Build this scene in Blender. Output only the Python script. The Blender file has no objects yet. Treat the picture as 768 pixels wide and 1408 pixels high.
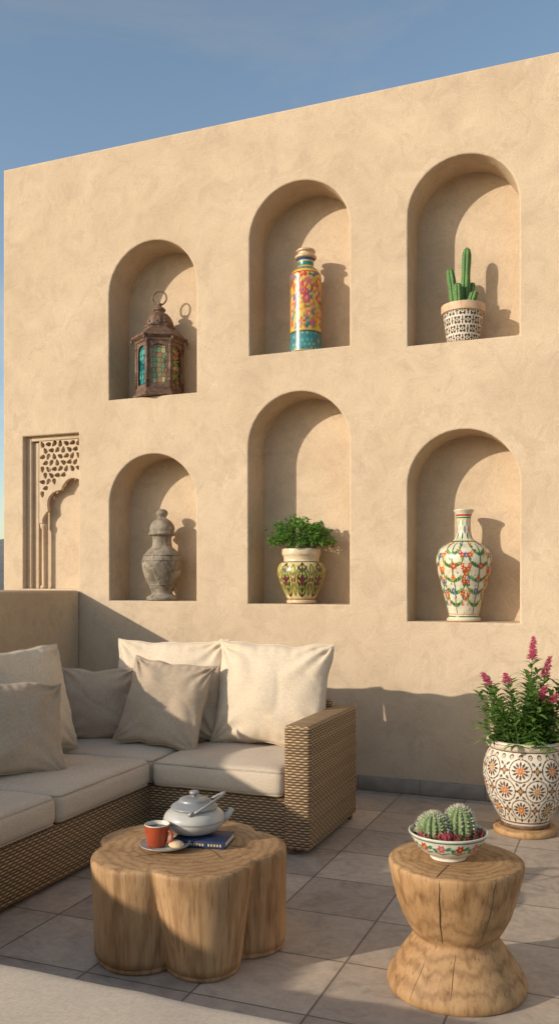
import bpy, bmesh, math, random
import numpy as np
from mathutils import Vector, Matrix, noise
R=math.radians
scene=bpy.context.scene
COL=scene.collection

# ------------------------------------------------------------------ helpers
def N(nt,t,ins=None,**props):
    n=nt.nodes.new(t)
    for k,v in props.items(): setattr(n,k,v)
    if ins:
        for k,v in ins.items():
            if isinstance(v,bpy.types.NodeSocket): nt.links.new(v,n.inputs[k])
            else: n.inputs[k].default_value=v
    return n
def mat(name,rough=.8,color=None,spec=.5):
    m=bpy.data.materials.new(name); m.use_nodes=True
    nt=m.node_tree; b=nt.nodes['Principled BSDF']
    b.inputs['Roughness'].default_value=rough
    b.inputs['Specular IOR Level'].default_value=spec
    if color: b.inputs['Base Color'].default_value=(*color,1)
    return m,nt,b
def ramp(nt,fac,stops,interp='LINEAR'):
    n=nt.nodes.new('ShaderNodeValToRGB'); n.color_ramp.interpolation=interp
    el=n.color_ramp.elements
    while len(el)<len(stops): el.new(.5)
    for e,(p,c) in zip(el,stops):
        e.position=p; e.color=(*c,1) if len(c)==3 else c
    nt.links.new(fac,n.inputs[0]); return n
def g(v): return (v,v,v)
def mix(nt,a,b,fac=1.0,mode='MULTIPLY'):
    n=nt.nodes.new('ShaderNodeMixRGB'); n.blend_type=mode
    for i,v in ((0,fac),(1,a),(2,b)):
        if isinstance(v,bpy.types.NodeSocket): nt.links.new(v,n.inputs[i])
        else: n.inputs[i].default_value=v if i==0 else (*v,1)
    return n.outputs[0]
def math_(nt,op,a,b=None,c=None):
    n=nt.nodes.new('ShaderNodeMath'); n.operation=op
    for i,v in enumerate((a,b,c)):
        if v is None: continue
        if isinstance(v,bpy.types.NodeSocket): nt.links.new(v,n.inputs[i])
        else: n.inputs[i].default_value=v
    return n.outputs[0]
def bump(nt,b,h,strength=.3,dist=.01,prev=None):
    n=N(nt,'ShaderNodeBump',{'Height':h,'Strength':strength,'Distance':dist})
    if prev: nt.links.new(prev,n.inputs['Normal'])
    nt.links.new(n.outputs[0],b.inputs['Normal']); return n.outputs[0]
def obj(name,verts,faces,m=None,smooth=True,parent=None,loc=(0,0,0),mtx=None):
    me=bpy.data.meshes.new(name); me.from_pydata([tuple(v) for v in verts],[],faces); me.update()
    o=bpy.data.objects.new(name,me); COL.objects.link(o)
    if m: me.materials.append(m)
    if smooth: me.polygons.foreach_set('use_smooth',[True]*len(me.polygons))
    o.location=loc
    if mtx is not None: o.matrix_world=mtx
    if parent: o.parent=parent
    return o
def empty(name,loc=(0,0,0),rz=0):
    e=bpy.data.objects.new(name,None); COL.objects.link(e); e.location=loc; e.rotation_euler[2]=rz
    e.empty_display_size=.1
    return e
def box(name,x0,x1,y0,y1,z0,z1,m,parent=None,bev=.0,seg=3):
    bm=bmesh.new()
    vs=[bm.verts.new((x,y,z)) for x in(x0,x1) for y in(y0,y1) for z in(z0,z1)]
    for f in((0,1,3,2),(4,6,7,5),(0,4,5,1),(2,3,7,6),(0,2,6,4),(1,5,7,3)): bm.faces.new([vs[i] for i in f])
    bmesh.ops.recalc_face_normals(bm,faces=bm.faces)
    if bev>0: bmesh.ops.bevel(bm,geom=list(bm.edges),offset=bev,segments=seg,profile=.5,affect='EDGES')
    uv=bm.loops.layers.uv.new('UVMap')
    for f in bm.faces:
        n=f.normal; a=max(range(3),key=lambda i:abs(n[i]))
        for l in f.loops:
            c=l.vert.co
            l[uv].uv=(c.y,c.z) if a==0 else ((c.x,c.z) if a==1 else (c.x,c.y))
    me=bpy.data.meshes.new(name); bm.to_mesh(me); bm.free()
    me.materials.append(m)
    o=bpy.data.objects.new(name,me); COL.objects.link(o)
    if bev>0:
        me.polygons.foreach_set('use_smooth',[True]*len(me.polygons))
        try: me.set_sharp_from_angle(angle=R(50))
        except Exception: pass
    if parent: o.parent=parent
    return o
def catmull(pts,n):
    P=[pts[0]]+list(pts)+[pts[-1]]; out=[]
    segs=len(pts)-1
    per=max(1,n//segs)
    for i in range(segs):
        p0,p1,p2,p3=[np.array(P[i+k],float) for k in range(4)]
        for j in range(per):
            t=j/per
            out.append(.5*((2*p1)+(-p0+p2)*t+(2*p0-5*p1+4*p2-p3)*t*t+(-p0+3*p1-3*p2+p3)*t**3))
    out.append(np.array(pts[-1],float)); return out
def lathe(name,prof,m,segs=64,n=60,smooth=True,parent=None,loc=(0,0,0),paint=None,rfun=None,interp=True,rot=0,seed=1,rref=None,cap=True):
    pr=catmull(prof,n) if interp else [np.array(p,float) for p in prof]
    rings=len(pr); verts=[];TH=[];ZZ=[]
    for r,z in pr:
        for k in range(segs):
            a=2*math.pi*k/segs+rot
            rr=max(r,1e-4)
            if rfun: rr=rr*rfun(a,z)
            verts.append((rr*math.cos(a),rr*math.sin(a),z)); TH.append(2*math.pi*k/segs); ZZ.append(z)
    faces=[]
    for i in range(rings-1):
        for k in range(segs):
            k2=(k+1)%segs
            faces.append((i*segs+k,i*segs+k2,(i+1)*segs+k2,(i+1)*segs+k))
    if cap:
        faces.append(tuple(range(segs))[::-1]); faces.append(tuple((rings-1)*segs+k for k in range(segs)))
    o=obj(name,verts,faces,m,smooth,parent,loc)
    if smooth and cap:
        o.data.polygons[-1].use_smooth=False; o.data.polygons[-2].use_smooth=False
    if paint:
        rr=rref or max(p[0] for p in pr)
        per=2*math.pi*rr
        C=paint(np.array(TH)*rr,np.array(ZZ),per,np.random.RandomState(seed),pr)
        at=o.data.color_attributes.new('Paint','FLOAT_COLOR','POINT')
        A=np.ones((len(verts),4),np.float32); A[:,:3]=C
        at.data.foreach_set('color',A.ravel())
    return o
def tube(name,pts,rad,m,segs=8,closed=False,parent=None,loc=(0,0,0)):
    V,F=tube_data(pts,rad,segs,closed); return obj(name,V,F,m,True,parent,loc)
def tube_data(pts,rad,segs=8,closed=False,off=0):
    pts=[Vector(p) for p in pts]; n=len(pts); V=[];F=[]
    rad=rad if isinstance(rad,(list,tuple)) else [rad]*n
    ref=None
    for i,p in enumerate(pts):
        a=pts[(i-1)%n] if (closed or i>0) else p
        b=pts[(i+1)%n] if (closed or i<n-1) else p
        d=(b-a).normalized() if (b-a).length>1e-9 else Vector((0,0,1))
        if ref is None:
            ref=Vector((0,0,1)) if abs(d.z)<.9 else Vector((1,0,0))
        s=(ref-d*ref.dot(d)); s=s.normalized() if s.length>1e-6 else d.orthogonal().normalized()
        ref=s; t=d.cross(s)
        for k in range(segs):
            an=2*math.pi*k/segs
            V.append(p+(s*math.cos(an)+t*math.sin(an))*rad[i])
    rr=n if closed else n-1
    for i in range(rr):
        j=(i+1)%n
        for k in range(segs):
            k2=(k+1)%segs
            F.append((off+i*segs+k,off+i*segs+k2,off+j*segs+k2,off+j*segs+k))
    if not closed:
        F.append(tuple(off+k for k in range(segs))[::-1]); F.append(tuple(off+(n-1)*segs+k for k in range(segs)))
    return V,F
def leaf_data(V,F,base,d,up,L,W,fold=.25,curl=.2):
    d=d.normalized(); s=d.cross(up)
    s=s.normalized() if s.length>1e-5 else d.orthogonal().normalized()
    nrm=s.cross(d)
    o=len(V)
    V+= [base, base+d*L*.5+nrm*L*.05, base+d*L-nrm*L*curl,
         base+d*L*.28+s*W*.42+nrm*W*fold, base+d*L*.62+s*W*.40+nrm*W*fold-nrm*L*curl*.3,
         base+d*L*.28-s*W*.42+nrm*W*fold, base+d*L*.62-s*W*.40+nrm*W*fold-nrm*L*curl*.3]
    F+= [(o,o+3,o+1),(o+3,o+4,o+1),(o+4,o+2,o+1),(o,o+1,o+5),(o+5,o+1,o+6),(o+6,o+1,o+2)]

# ------------------------------------------------------------------ materials
def stucco(name,c1,c2):
    m,nt,b=mat(name,.92,spec=.15)
    tc=N(nt,'ShaderNodeTexCoord').outputs['Object']
    n1=N(nt,'ShaderNodeTexNoise',{'Vector':tc,'Scale':1.5,'Detail':5,'Roughness':.62,'Distortion':.6})
    base=ramp(nt,n1.outputs[0],[(.34,c1),(.66,c2)]).outputs[0]
    n2=N(nt,'ShaderNodeTexNoise',{'Vector':tc,'Scale':6,'Detail':6,'Roughness':.72,'Distortion':1.0})
    c=mix(nt,base,ramp(nt,n2.outputs[0],[(.32,g(.90)),(.5,g(1.0)),(.7,g(1.06))]).outputs[0])
    n3=N(nt,'ShaderNodeTexNoise',{'Vector':tc,'Scale':85,'Detail':1})
    c=mix(nt,c,ramp(nt,n3.outputs[0],[(.3,g(.94)),(.7,g(1.03))]).outputs[0])
    n4=N(nt,'ShaderNodeTexNoise',{'Vector':tc,'Scale':4.2,'Detail':7,'Roughness':.8,'Distortion':.4})
    f=ramp(nt,n4.outputs[0],[(.55,g(0)),(.59,g(.5))]).outputs[0]
    c=mix(nt,c,tuple(x*.88 for x in c1),f,'MIX')
    nt.links.new(c,b.inputs['Base Color'])
    h=math_(nt,'ADD',n2.outputs[0],math_(nt,'MULTIPLY',n3.outputs[0],.12))
    bump(nt,b,h,.38,.02)
    return m
M_wall=stucco('sand_stucco',(.53,.40,.27),(.61,.47,.325))
M_par=stucco('sand_stucco_parapet',(.50,.375,.25),(.57,.44,.30))

def tiles():
    m,nt,b=mat('stone_floor_tiles',.55,spec=.35)
    tc=N(nt,'ShaderNodeTexCoord').outputs['Object']
    mp=N(nt,'ShaderNodeMapping',{'Vector':tc,'Location':(.12,.07,0)})
    br=N(nt,'ShaderNodeTexBrick',{'Vector':mp.outputs[0],'Color1':(.56,.465,.37,1),'Color2':(.41,.34,.275,1),'Mortar':(.19,.155,.12,1),'Scale':1.0,'Mortar Size':.0042,'Mortar Smooth':.2,'Bias':0.0,'Brick Width':.42,'Row Height':.42},offset=0.0)
    n1=N(nt,'ShaderNodeTexNoise',{'Vector':tc,'Scale':5,'Detail':8,'Roughness':.68,'Distortion':1.5})
    n2=N(nt,'ShaderNodeTexNoise',{'Vector':tc,'Scale':30,'Detail':4,'Roughness':.7})
    c=mix(nt,br.outputs['Color'],ramp(nt,n1.outputs[0],[(.3,(.68,.67,.66)),(.5,(1,.98,.96)),(.7,(1.14,1.1,1.04))]).outputs[0])
    c=mix(nt,c,ramp(nt,n2.outputs[0],[(.3,g(.84)),(.65,g(1.05))]).outputs[0])
    nt.links.new(c,b.inputs['Base Color'])
    nt.links.new(ramp(nt,n1.outputs[0],[(.3,g(.42)),(.7,g(.68))]).outputs[0],b.inputs['Roughness'])
    h=math_(nt,'SUBTRACT',math_(nt,'MULTIPLY',n1.outputs[0],.25),br.outputs['Fac'])
    bump(nt,b,h,.5,.004)
    return m
M_tile=tiles()
def skirt():
    m,nt,b=mat('skirting_tiles',.6,spec=.3)
    tc=N(nt,'ShaderNodeTexCoord').outputs['UV']
    br=N(nt,'ShaderNodeTexBrick',{'Vector':tc,'Color1':(.36,.30,.24,1),'Color2':(.31,.26,.21,1),'Mortar':(.16,.13,.1,1),'Scale':1.0,'Mortar Size':.003,'Brick Width':.42,'Row Height':.5},offset=0.0)
    n=N(nt,'ShaderNodeTexNoise',{'Vector':tc,'Scale':12,'Detail':6})
    nt.links.new(mix(nt,br.outputs['Color'],ramp(nt,n.outputs[0],[(.3,g(.8)),(.7,g(1.15))]).outputs[0]),b.inputs['Base Color'])
    return m
M_skirt=skirt()
def wicker():
    m,nt,b=mat('woven_wicker',.55,spec=.35)
    uv=N(nt,'ShaderNodeTexCoord').outputs['UV']
    sx=N(nt,'ShaderNodeSeparateXYZ',{0:uv})
    u,v=sx.outputs[0],sx.outputs[1]
    nz=N(nt,'ShaderNodeTexNoise',{'Vector':uv,'Scale':14,'Detail':2}).outputs[0]
    v=math_(nt,'ADD',v,math_(nt,'MULTIPLY',nz,.006))
    r,p=.0135,.022
    vr=math_(nt,'DIVIDE',v,r); row=math_(nt,'FLOOR',vr)
    ph=math_(nt,'MULTIPLY',row,math.pi)
    w=math_(nt,'SINE',math_(nt,'ADD',math_(nt,'MULTIPLY',u,math.pi/p),ph))
    w=math_(nt,'MULTIPLY_ADD',w,.5,.5)
    s=math_(nt,'ABSOLUTE',math_(nt,'SINE',math_(nt,'MULTIPLY',vr,math.pi)))
    h=math_(nt,'MULTIPLY',s,math_(nt,'MULTIPLY_ADD',w,.7,.3))
    rn=N(nt,'ShaderNodeTexWhiteNoise',{'W':row},noise_dimensions='1D').outputs[0]
    c=ramp(nt,h,[(.0,(.06,.032,.014)),(.3,(.26,.155,.075)),(.7,(.50,.33,.18)),(1,(.68,.48,.29))]).outputs[0]
    c=mix(nt,c,ramp(nt,rn,[(0,g(.76)),(1,g(1.08))]).outputs[0])
    nt.links.new(c,b.inputs['Base Color'])
    bump(nt,b,h,.9,.009)
    return m
M_wick=wicker()
def fabric(name,c,var=.05):
    m,nt,b=mat(name,.95,spec=.1)
    tc=N(nt,'ShaderNodeTexCoord').outputs['Object']
    n1=N(nt,'ShaderNodeTexNoise',{'Vector':tc,'Scale':5,'Detail':3})
    mp=N(nt,'ShaderNodeMapping',{'Vector':tc,'Scale':(1,.15,1)})
    n2=N(nt,'ShaderNodeTexNoise',{'Vector':mp.outputs[0],'Scale':300,'Detail':1})
    mp2=N(nt,'ShaderNodeMapping',{'Vector':tc,'Scale':(.15,1,1)})
    n3=N(nt,'ShaderNodeTexNoise',{'Vector':mp2.outputs[0],'Scale':300,'Detail':1})
    w=math_(nt,'MULTIPLY',math_(nt,'ADD',n2.outputs[0],n3.outputs[0]),.5)
    col=mix(nt,c,ramp(nt,n1.outputs[0],[(.3,g(1-var)),(.7,g(1+var))]).outputs[0])
    col=mix(nt,col,ramp(nt,w,[(.38,g(.86)),(.62,g(1.06))]).outputs[0])
    nt.links.new(col,b.inputs['Base Color'])
    b.inputs['Sheen Weight'].default_value=.1
    bump(nt,b,w,.2,.0015)
    return m
M_cream=fabric('cream_linen',(.69,.56,.41))
M_seat=fabric('oatmeal_linen',(.61,.49,.365))
M_taupe=fabric('taupe_linen',(.45,.345,.245),.08)
M_pipe=fabric('cream_piping',(.50,.395,.29))
def wood(name,light,dark,ring=26):
    m,nt,b=mat(name,.6,spec=.3)
    tc=N(nt,'ShaderNodeTexCoord').outputs['Object']
    mp=N(nt,'ShaderNodeMapping',{'Vector':tc,'Scale':(1,1,.30)})
    wv=N(nt,'ShaderNodeTexWave',{'Vector':mp.outputs[0],'Scale':ring/3.,'Distortion':7.5,'Detail':3,'Detail Scale':1.1,'Detail Roughness':.6},wave_type='RINGS',rings_direction='Z')
    mp2=N(nt,'ShaderNodeMapping',{'Vector':tc,'Scale':(1,1,.035)})
    n2=N(nt,'ShaderNodeTexNoise',{'Vector':mp2.outputs[0],'Scale':110,'Detail':5,'Roughness':.7})
    mp4=N(nt,'ShaderNodeMapping',{'Vector':tc,'Scale':(1,1,.08)})
    n5=N(nt,'ShaderNodeTexNoise',{'Vector':mp4.outputs[0],'Scale':22,'Detail':5,'Roughness':.6,'Distortion':.6})
    n3=N(nt,'ShaderNodeTexNoise',{'Vector':tc,'Scale':4,'Detail':3})
    mid=tuple((a+b_)/2 for a,b_ in zip(light,dark))
    c=ramp(nt,wv.outputs[0],[(0,dark),(.22,mid),(.6,light),(1,tuple(x*1.06 for x in light))]).outputs[0]
    c=mix(nt,c,light,.5,'MIX')
    c=mix(nt,c,ramp(nt,n2.outputs[0],[(.3,(.56,.49,.42)),(.46,g(1)),(.75,g(1.08))]).outputs[0])
    c=mix(nt,c,ramp(nt,n5.outputs[0],[(.30,(.68,.60,.52)),(.48,g(1)),(.7,g(1.08))]).outputs[0])
    c=mix(nt,c,ramp(nt,n3.outputs[0],[(.3,(.80,.76,.72)),(.6,g(1.05))]).outputs[0])
    mp3=N(nt,'ShaderNodeMapping',{'Vector':tc,'Scale':(1,1,.55)})
    vo=N(nt,'ShaderNodeTexVoronoi',{'Vector':mp3.outputs[0],'Scale':4.2,'Randomness':1.0})
    c=mix(nt,c,ramp(nt,vo.outputs['Distance'],[(.0,(.25,.17,.12)),(.04,(.6,.5,.4)),(.09,g(1))]).outputs[0])
    nt.links.new(c,b.inputs['Base Color'])
    h=math_(nt,'ADD',n2.outputs[0],math_(nt,'MULTIPLY',wv.outputs[0],.15))
    bump(nt,b,h,.3,.003)
    return m
M_wood=wood('oak_wood',(.46,.28,.138),(.25,.13,.055))
M_wood2=wood('teak_wood',(.44,.26,.12),(.22,.11,.045),30)
M_crack,_,_=mat('wood_crack',.9,(.05,.025,.012))
def painted(name,rough=.3):
    m,nt,b=mat(name,rough)
    at=N(nt,'ShaderNodeAttribute',attribute_name='Paint')
    tc=N(nt,'ShaderNodeTexCoord').outputs['Object']
    n=N(nt,'ShaderNodeTexNoise',{'Vector':tc,'Scale':22,'Detail':4,'Roughness':.7})
    c=mix(nt,at.outputs['Color'],ramp(nt,n.outputs[0],[(.3,(.74,.70,.64)),(.55,g(1)),(.8,g(1.05))]).outputs[0])
    nt.links.new(c,b.inputs['Base Color'])
    bump(nt,b,n.outputs[0],.15,.004)
    return m
M_paint=painted('painted_ceramic',.32)
M_paintm=painted('painted_earthenware',.6)
def noisy(name,c1,c2,rough=.7,sc=12,bs=.4,bd=.01,metal=0,spec=.4):
    m,nt,b=mat(name,rough,spec=spec)
    tc=N(nt,'ShaderNodeTexCoord').outputs['Object']
    n=N(nt,'ShaderNodeTexNoise',{'Vector':tc,'Scale':sc,'Detail':6,'Roughness':.7,'Distortion':.8})
    nt.links.new(ramp(nt,n.outputs[0],[(.35,c1),(.65,c2)]).outputs[0],b.inputs['Base Color'])
    b.inputs['Metallic'].default_value=metal
    bump(nt,b,n.outputs[0],bs,bd); return m
M_stone=noisy('weathered_stone',(.13,.10,.07),(.38,.32,.24),.85,14,.9,.015)
M_bronze=noisy('aged_bronze',(.085,.047,.03),(.23,.14,.095),.55,25,.5,.006,.25)
M_enamel=noisy('grey_enamel',(.46,.43,.38),(.55,.52,.46),.3,8,.05,.002)
M_steel=noisy('dull_pewter',(.25,.25,.245),(.34,.34,.33),.4,10,.05,.002,.2)
M_terra=noisy('terracotta_glaze',(.34,.06,.022),(.42,.08,.03),.3,15,.1,.003)
M_terracream=noisy('terracotta_rim',(.55,.36,.22),(.62,.43,.28),.7,20,.2,.004)
M_cupin,_,_=mat('cup_inner_glaze',.3,(.66,.60,.50))
M_coffee,_,_=mat('coffee',.15,(.03,.014,.007))
M_book=noisy('navy_book_cloth',(.015,.025,.07),(.025,.04,.10),.6,60,.1,.001)
M_page,_,_=mat('book_pages',.9,(.6,.55,.45))
M_gold,_,_=mat('gold_lettering',.5,(.6,.45,.2))
M_soil=noisy('potting_soil',(.03,.018,.01),(.08,.05,.03),.95,60,.8,.01)
M_biscuit=noisy('biscuit',(.60,.42,.23),(.72,.54,.34),.85,60,.4,.004)
def leafmat(name,c1,c2):
    m,nt,b=mat(name,.5,spec=.35)
    ge=N(nt,'ShaderNodeNewGeometry')
    nt.links.new(ramp(nt,ge.outputs['Random Per Island'],[(0,c1),(1,c2)]).outputs[0],b.inputs['Base Color'])
    tr=N(nt,'ShaderNodeBsdfTranslucent',{'Color':(*[min(1,x*1.6) for x in c2],1)})
    mx=N(nt,'ShaderNodeMixShader',{0:.25,1:b.outputs[0],2:tr.outputs[0]})
    nt.links.new(mx.outputs[0],nt.nodes['Material Output'].inputs[0])
    return m
M_leaf=leafmat('green_leaf',(.045,.11,.016),(.16,.28,.055))
M_leaf2=leafmat('herb_leaf',(.05,.13,.02),(.16,.31,.055))
M_pink=leafmat('pink_blossom',(.62,.07,.18),(.82,.28,.40))
M_stem,_,_=mat('stem',.7,(.10,.14,.04))
M_cactus=noisy('cactus_skin',(.055,.14,.035),(.12,.25,.06),.6,20,.2,.003)
M_cactus2=noisy('barrel_cactus_skin',(.11,.17,.055),(.21,.27,.11),.7,25,.3,.003)
M_spine,_,_=mat('cactus_spine',.7,(.72,.66,.50))
def glassm():
    m,nt,b=mat('mosaic_glass',.15)
    tc=N(nt,'ShaderNodeTexCoord').outputs['Object']
    mp=N(nt,'ShaderNodeMapping',{'Vector':tc,'Scale':(1,1,.8)})
    v=N(nt,'ShaderNodeTexVoronoi',{'Vector':mp.outputs[0],'Scale':34,'Randomness':.35})
    d=N(nt,'ShaderNodeTexVoronoi',{'Vector':mp.outputs[0],'Scale':34,'Randomness':.35},feature='DISTANCE_TO_EDGE')
    s=N(nt,'ShaderNodeSeparateXYZ',{0:tc})
    sc=N(nt,'ShaderNodeSeparateColor',{0:v.outputs['Color']})
    teal=ramp(nt,sc.outputs[0],[(0,(.015,.10,.11)),(.35,(.035,.20,.20)),(.7,(.10,.32,.27)),(1,(.26,.42,.32))],'CONSTANT').outputs[0]
    amb=ramp(nt,sc.outputs[0],[(0,(.28,.20,.07)),(.35,(.48,.42,.17)),(.6,(.18,.25,.11)),(.85,(.36,.16,.07))],'CONSTANT').outputs[0]
    f=ramp(nt,math_(nt,'MULTIPLY_ADD',s.outputs[0],3.0,.5),[(.455,g(0)),(.475,g(1))]).outputs[0]
    c=mix(nt,teal,amb,f,'MIX')
    c=mix(nt,c,ramp(nt,d.outputs['Distance'],[(.03,g(.12)),(.07,g(1))]).outputs[0])
    nt.links.new(c,b.inputs['Base Color']); return m
M_glass=glassm()

# ------------------------------------------------------------------ world, sun, camera
sd=Vector((-1,-1.1,.47)).normalized()
w=bpy.data.worlds.new('World'); scene.world=w; w.use_nodes=True
nt=w.node_tree; bg=nt.nodes['Background']
sky=nt.nodes.new('ShaderNodeTexSky'); sky.sky_type='NISHITA'; sky.sun_disc=False
sky.sun_elevation=math.asin(sd.z); sky.sun_rotation=math.atan2(sd.x,sd.y)
sky.air_density=1.0; sky.dust_density=.8; sky.ozone_density=1.7
tc=N(nt,'ShaderNodeTexCoord').outputs['Generated']
mp=N(nt,'ShaderNodeMapping',{'Vector':tc,'Scale':(1.0,1.0,3.2)})
cn=N(nt,'ShaderNodeTexNoise',{'Vector':mp.outputs[0],'Scale':2.6,'Detail':8,'Roughness':.58,'Distortion':.5})
cf=ramp(nt,cn.outputs[0],[(.48,g(0)),(.82,g(.5))]).outputs[0]
bw=N(nt,'ShaderNodeRGBToBW',{0:sky.outputs[0]}).outputs[0]
bw=math_(nt,'MULTIPLY',bw,1.6)
cl=mix(nt,sky.outputs[0],bw,cf,'MIX')
cl=mix(nt,cl,(1.60,1.48,1.32))
nt.links.new(cl,bg.inputs[0]); bg.inputs[1].default_value=.135
sun=bpy.data.lights.new('sun','SUN'); sun.energy=4.05; sun.angle=R(.55); sun.color=(1,.905,.765)
so=bpy.data.objects.new('sun',sun); COL.objects.link(so); so.rotation_euler=sd.to_track_quat('Z','Y').to_euler()
so.location=(-8,-9,6)
cam=bpy.data.cameras.new('camera'); co=bpy.data.objects.new('camera',cam); COL.objects.link(co)
co.location=(0,-5.66,1.4); co.rotation_euler=(R(90),0,R(21.7))
cam.sensor_fit='VERTICAL'; cam.sensor_height=36; cam.lens=30.68; cam.shift_y=.068; cam.clip_end=5000; cam.clip_start=.05
scene.camera=co
scene.view_settings.view_transform='Standard'
try: scene.view_settings.look='None'
except Exception: pass
scene.view_settings.exposure=0

# ------------------------------------------------------------------ wall with arched niches
def arch(cx,hw,zb,zt,n=40):
    zs=zt-hw
    pts=[(cx-hw,zb),(cx+hw,zb)]
    for i in range(n+1):
        a=math.pi*i/n; pts.append((cx+hw*math.cos(a),zs+hw*math.sin(a)))
    return pts
def plate(name,outer,holes,y0,y1,m,bev=.012,parent=None,bres=4):
    cu=bpy.data.curves.new(name,'CURVE'); cu.dimensions='2D'; cu.fill_mode='BOTH'
    half=(y1-y0)/2
    cu.extrude=half-bev; cu.bevel_depth=bev; cu.offset=-bev; cu.bevel_resolution=bres
    for pl in [outer]+holes:
        s=cu.splines.new('POLY'); s.points.add(len(pl)-1); s.use_cyclic_u=True
        for p,q in zip(s.points,pl): p.co=(q[0],q[1],0,1)
    o=bpy.data.objects.new(name+'_c',cu); COL.objects.link(o)
    bpy.context.view_layer.update()
    me=bpy.data.meshes.new_from_object(o.evaluated_get(bpy.context.evaluated_depsgraph_get()))
    bpy.data.objects.remove(o)
    me.transform(Matrix.Translation((0,(y0+y1)/2,0))@Matrix.Rotation(R(90),4,'X'))
    me.materials.clear(); me.materials.append(m)
    me.polygons.foreach_set('use_smooth',[True]*len(me.polygons))
    try: me.set_sharp_from_angle(angle=R(35))
    except Exception: pass
    ob=bpy.data.objects.new(name,me); COL.objects.link(ob)
    if parent: ob.parent=parent
    return ob
ND=.30; ZT=4.685; XL=-4.621
niches=[arch(-3.269,.369,2.775,3.93),arch(-2.112,.368,3.0,4.176),arch(-.987,.356,2.955,4.154),
        arch(-3.268,.366,1.257,2.348),arch(-2.117,.373,1.244,2.718),arch(-.986,.358,1.138,2.383)]
PX0,PX1,PZ0,PZ1=-4.43,-3.912,1.345,2.545
wallE=empty('stucco_niche_wall')
plate('wall_face',[(XL,-.1),(7,-.1),(7,ZT),(XL,ZT)],niches+[[(PX0,PZ0),(PX1,PZ0),(PX1,PZ1),(PX0,PZ1)]],0,ND,M_wall,.012,wallE)
box('wall_core',XL+.004,6.99,ND-.012,.62,-.1,ZT-.004,M_wall,wallE)
box('skirting',-3.898,6.9,-.014,.003,.002,.098,M_skirt,wallE,.003,1)
panE=empty('carved_fretwork_panel')
box('panel_back',PX0-.01,PX1+.01,.13,ND-.02,PZ0-.01,PZ1+.01,M_wall,panE)
box('frame_outer',PX0,PX0+.045,.045,.14,PZ0,PZ1,M_wall,panE,.005,2)
box('frame_inner',PX0+.045,PX0+.095,.075,.14,PZ0,PZ1-.04,M_wall,panE,.005,2)
box('frame_head',PX0+.045,PX1,.045,.14,PZ1-.035,PZ1,M_wall,panE,.005,2)
fx0,fz0=PX0+.115,1.86; FW=PX1-.003-fx0; FH=PZ1-.037-fz0
def arc_edge():
    pts=[]; a,b_=FW-.055,.33
    n=90
    for i in range(n+1):
        t=i/n*math.pi/2
        s=1+ .13*abs(math.sin(t*5))-.04
        pts.append((FW-a*math.sin(t)*s, b_*math.cos(t)*s))
    return pts
ae=[(max(min(x,FW),.03),max(y,0.0)) for x,y in arc_edge()]
outer=[(0,0),(0,FH),(FW,FH)]+ae
holes=[]
sp=.056; row=0; y=.03
while y<FH-.024:
    x=.030+(sp/2 if row%2 else 0)
    while x<FW-.024:
        if ((FW-x)/(FW-.055+.050))**2+(y/(.33+.060))**2>1.06:
            ang=math.atan2(y-.3,x-.2)+[0,1.2,2.2][(row+int(x/sp))%3]
            L,W=.0262,.0165
            hp=[]
            for k in range(14):
                a=2*math.pi*k/14
                px=L*math.cos(a); py=W*math.sin(a)*(1-.45*math.cos(a))
                hp.append((fx0+x+px*math.cos(ang)-py*math.sin(ang),fz0+y+px*math.sin(ang)+py*math.cos(ang)))
            holes.append(hp)
        x+=sp
    y+=sp*.88; row+=1
plate('fretwork',[(fx0+x,fz0+y) for x,y in outer],holes,.052,.085,M_wall,.002,panE,1)
lathe('colonnette',[(.026,0),(.026,.02),(.016,.03),(.016,.47),(.026,.48),(.028,.5),(.028,.512)],M_wall,16,1,parent=panE,loc=(fx0+.028,.075,PZ0),interp=False)
box('parapet_wall',-4.70,-3.90,-9,-.002,-.1,1.333,M_par,None,.02,4)
box('terrace_floor',-4.65,7,-9,.05,-.3,0,M_tile)
M_ground=noisy('dry_ground',(.20,.15,.09),(.30,.24,.15),.95,.01,.1,.1)
obj('ground',[(-3000,-3000,-8),(3000,-3000,-8),(3000,3000,-8),(-3000,3000,-8)],[(0,1,2,3)],M_ground,False)
M_hill=noisy('hazy_hills',(.12,.13,.12),(.20,.19,.17),.95,.02,.1,.1)
V=[];F=[];nx,ny=160,14
for j in range(ny):
    for i in range(nx):
        a=2*math.pi*i/nx; rr=900+j*60
        prof=math.sin(math.pi*j/(ny-1))
        z=-8+prof*(45+60*(noise.noise(Vector((math.cos(a)*3,math.sin(a)*3,j*.12)))+.4))
        V.append((rr*math.cos(a),rr*math.sin(a),z-.5))
for j in range(ny-1):
    for i in range(nx):
        i2=(i+1)%nx; F.append((j*nx+i,j*nx+i2,(j+1)*nx+i2,(j+1)*nx+i))
obj('hills',V,F,M_hill)
V=[];F=[]; r3=random.Random(9)
def addbox(V,F,x,y,z,a,b_,h):
    o=len(V)
    for dx,dy in((-a,-b_),(a,-b_),(a,b_),(-a,b_)): V.append((x+dx,y+dy,z))
    for dx,dy in((-a,-b_),(a,-b_),(a,b_),(-a,b_)): V.append((x+dx,y+dy,z+h))
    F.extend([(o+4,o+5,o+6,o+7),(o,o+1,o+5,o+4),(o+1,o+2,o+6,o+5),(o+2,o+3,o+7,o+6),(o+3,o,o+4,o+7)])
for i in range(160):
    a=R(r3.uniform(95,200)); rr=r3.uniform(70,420)
    addbox(V,F,rr*math.cos(a),rr*math.sin(a),-8,r3.uniform(3,7),r3.uniform(3,7),r3.uniform(2.5,6.5))
obj('distant_town_houses',V,F,M_par,False)

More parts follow.
